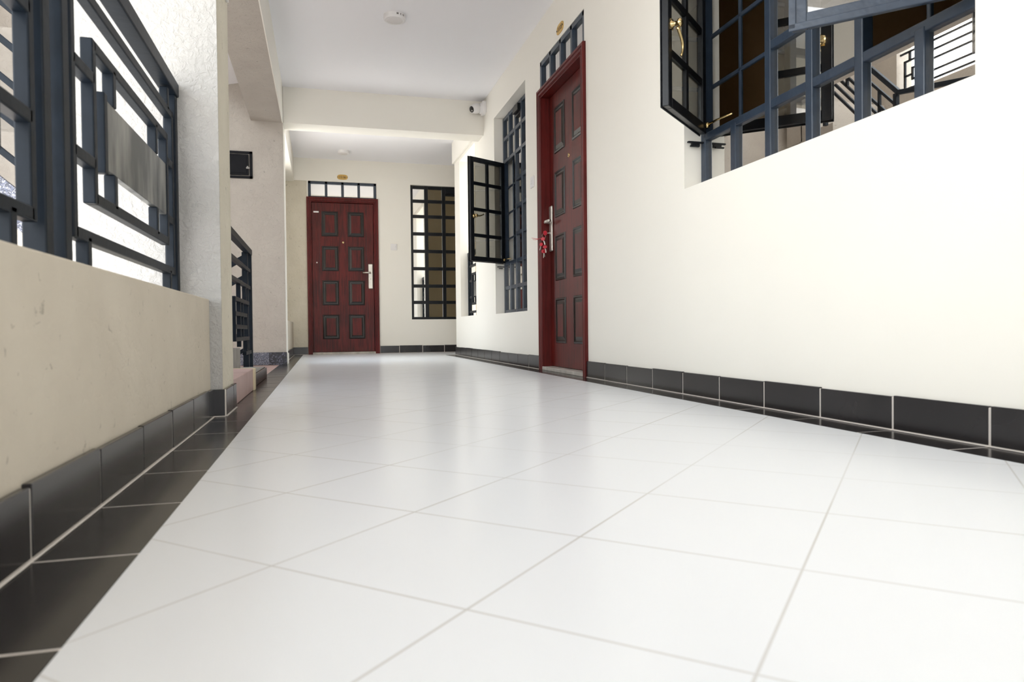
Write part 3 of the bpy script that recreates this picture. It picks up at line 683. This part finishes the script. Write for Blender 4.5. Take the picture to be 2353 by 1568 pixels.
o = prism_y([(-.60, .27), (-1.94, 1.43), (-1.94, 1.58), (-.60, .42)], 3.0, 3.03).build('stringer', 'granite', up, .002); o['label'] = 'speckled granite side board'
o = prism_y([(-.60, .0), (-.60, .27), (-1.94, 1.43), (-1.94, 1.0), (-.95, .0)], 3.004, 3.026).build('side_wall', 'rough', up); o['label'] = 'rough plastered side of the flight'
b = MB(); b.box(-2.69, -1.94, 3.0, 4.88, 1.20, 1.37, 0); b.build('landing', 'stone', up, .003)
# second flight, parallel to the corridor
up2 = empty('staircase', (-2.1, 5.8, 1.3), 'upper stair flight climbing from the half landing, seen mirrored in the near window', 'staircase')
for i in range(7):
    b = MB(); b.box(-2.69, -1.62, 5.05+.235*i, min(5.05+.235*(i+1)+.02, 6.78), 1.10+.197*i, 1.37+.197*(i+1), 0); b.build('step', 'rough', up2, .002)
def rail_run(name, pts, root_label, posts, drops, wd=.04, grp=None, inner=True):
    # sloping balustrade along a polyline of top-rail points
    root = empty(name, pts[0], root_label, 'railing', grp)
    for a_, c_ in zip(pts[:-1], pts[1:]):
        b = MB(); b.bar(a_, c_, wd); b.build('handrail', 'railnavy', root, .004)
        for dz in drops:
            b = MB(); b.bar((a_[0], a_[1], a_[2]-dz), (c_[0], c_[1], c_[2]-dz), .024); b.build('rail', 'railnavy', root, .003)
    for (x, y, z0, z1) in posts:
        b = MB(); b.box(x-.019, x+.019, y-.019, y+.019, z0, z1); b.build('post', 'railnavy', root, .003)
    return root
rr_ = rail_run('stair_railing', [(-1.5, 4.3, 2.20), (-1.5, 5.03, 2.33), (-1.5, 6.3, 3.60)], 'navy stair railing of the upper flight mirrored in the near window', [(-1.5, 5.06, 1.37, 2.33), (-1.5, 5.95, 2.3, 3.24)], [.13, .27, .36, .45, .54])
for i in range(5):
    y = 5.25+.2*i; z = 2.33+(y-5.03); b = MB(); b.box(-1.512, -1.488, y-.012, y+.012, z-(.54 if i % 2 else .36), z-(.45 if i % 2 else .13)); b.build('baluster', 'railnavy', rr_, .002)
rs = rail_run('stair_railing', [(-.66, 3.015, 1.27), (-1.9, 3.015, 2.34)], 'navy stair railing sloping beside the granite side board at the left edge', [(-.68, 3.015, .48, 1.27), (-1.2, 3.015, .93, 1.71), (-1.72, 3.015, 1.39, 2.16)], [.14, .28, .42, .56, .70])
# grille of the stair window, seen only as a reflection
sg_ = empty('window_grille', (-2.75, 4.9, 2.80), 'navy grille with nested squares in the stair window mirrored in the near window', 'window grille')
def gy(y0, y1, z, nm='rail'): b = MB(); b.box(-2.762, -2.745, y0, y1, z-.009, z+.009); b.build(nm, 'railnavy', sg_)
def gz(y, z0, z1, nm='upright'): b = MB(); b.box(-2.762, -2.745, y-.011, y+.011, z0, z1); b.build(nm, 'railnavy', sg_)
for y_a, y_b in ((3.9, 6.24),): gy(y_a, y_b, 2.85); gy(y_a, y_b, 3.145)
gy(3.62, 6.30, 3.24, 'handrail'); gy(5.0, 6.14, 2.935); gy(5.0, 6.14, 3.055); gy(6.14, 6.24, 2.99)
gz(6.24, 2.84, 3.155); gz(6.14, 2.925, 3.065); gz(6.175, 3.145, 3.24); gz(6.175, 2.80, 2.85); gz(4.85, 2.80, 3.24, 'post'); gz(3.70, 2.80, 3.24, 'post')
# downward flight
dn = empty('staircase', (-.9, 5.9, 0), 'pink stair flight going down beyond the dark curb beside the stair wall', 'staircase')
for i in range(7):
    b = MB(); b.box(-.80-.27*(i+1), -.80-.27*i, 5.0, 6.78, -.165*(i+1)-.14, -.165*(i+1), 0); b.build('step', 'pink', dn, .002)
# curb between the flights with the guard railing on it
b = MB(); b.box(-.62, -.372, 3.91, 4.93, 0, .072, 0); b.box(-.372, -.3715, 3.91, 4.93, 0, .07, 1)
b.v = [(x, y, z) for x, y, z in b.v]
cur = b.build('curb', ['stone', 'black'], None, .002); tag(cur, 'low tiled curb with grey top between the pink step and the stair railing', 'curb')
b = MB(); b.box(-.3725, -.360, 3.912, 4.928, .002, .066); o = b.build('curb_tile', 'black', cur, .001)
b = MB(); b.box(-.61, -.496, 4.20, 4.60, .073, .205, 0); b.box(-.497, -.489, 4.20, 4.60, .073, .206, 1)
tag(b.build('granite_block', ['granite', 'stone'], None, .003), 'short speckled granite block standing on the curb under the railing', 'stone block')
gr = empty('stair_railing', (-.475, 4.98, .07), 'navy guard railing with nested squares on the curb beside the stairs', 'railing')
t_ = .024; X = -.475
def yb(b, y0, y1, z, t=t_): b.box(X-t/2, X+t/2, y0, y1, z-t/2, z+t/2)
def zb_(b, y, z0, z1, t=t_, dx=0): b.box(X-t/2+dx, X+t/2+dx, y-t/2, y+t/2, z0, z1)
b = MB(); yb(b, 3.93, 5.10, .845, .038); b.build('handrail', 'railnavy', gr, .003)
for y, dx in ((4.93, -.012), (5.06, .0)):
    b = MB(); zb_(b, y, .07 if y < 5 else .0, .83, .036, dx); b.build('post', 'railnavy', gr, .003)
for q in ((3.93, 5.06, .715), (3.93, 5.06, .60), (4.16, 4.93, .492), (4.16, 4.80, .409), (4.16, 4.80, .334), (4.16, 4.92, .262), (4.70, 5.06, .170)):
    b = MB(); yb(b, *q); b.build('rail', 'railnavy', gr, .002)
for q in ((4.42, .215, .60), (4.74, .49, .60), (4.57, .262, .492), (4.17, .25, .50), (4.78, .17, .26), (4.79, .334, .409)):
    b = MB(); zb_(b, *q); b.build('upright', 'railnavy', gr, .002)
for dz in (0, .13, .50, .62):
    b = MB(); b.bar((-.49, 5.05, .815-dz), (-1.9, 5.05, -.03-dz), .034 if dz == 0 else .026); b.build('descending_rail', 'railnavy', gr, .003)
b = MB(); b.box(-1.12, -1.085, 5.032, 5.068, -.40, .43); b.build('post', 'railnavy', gr, .003)
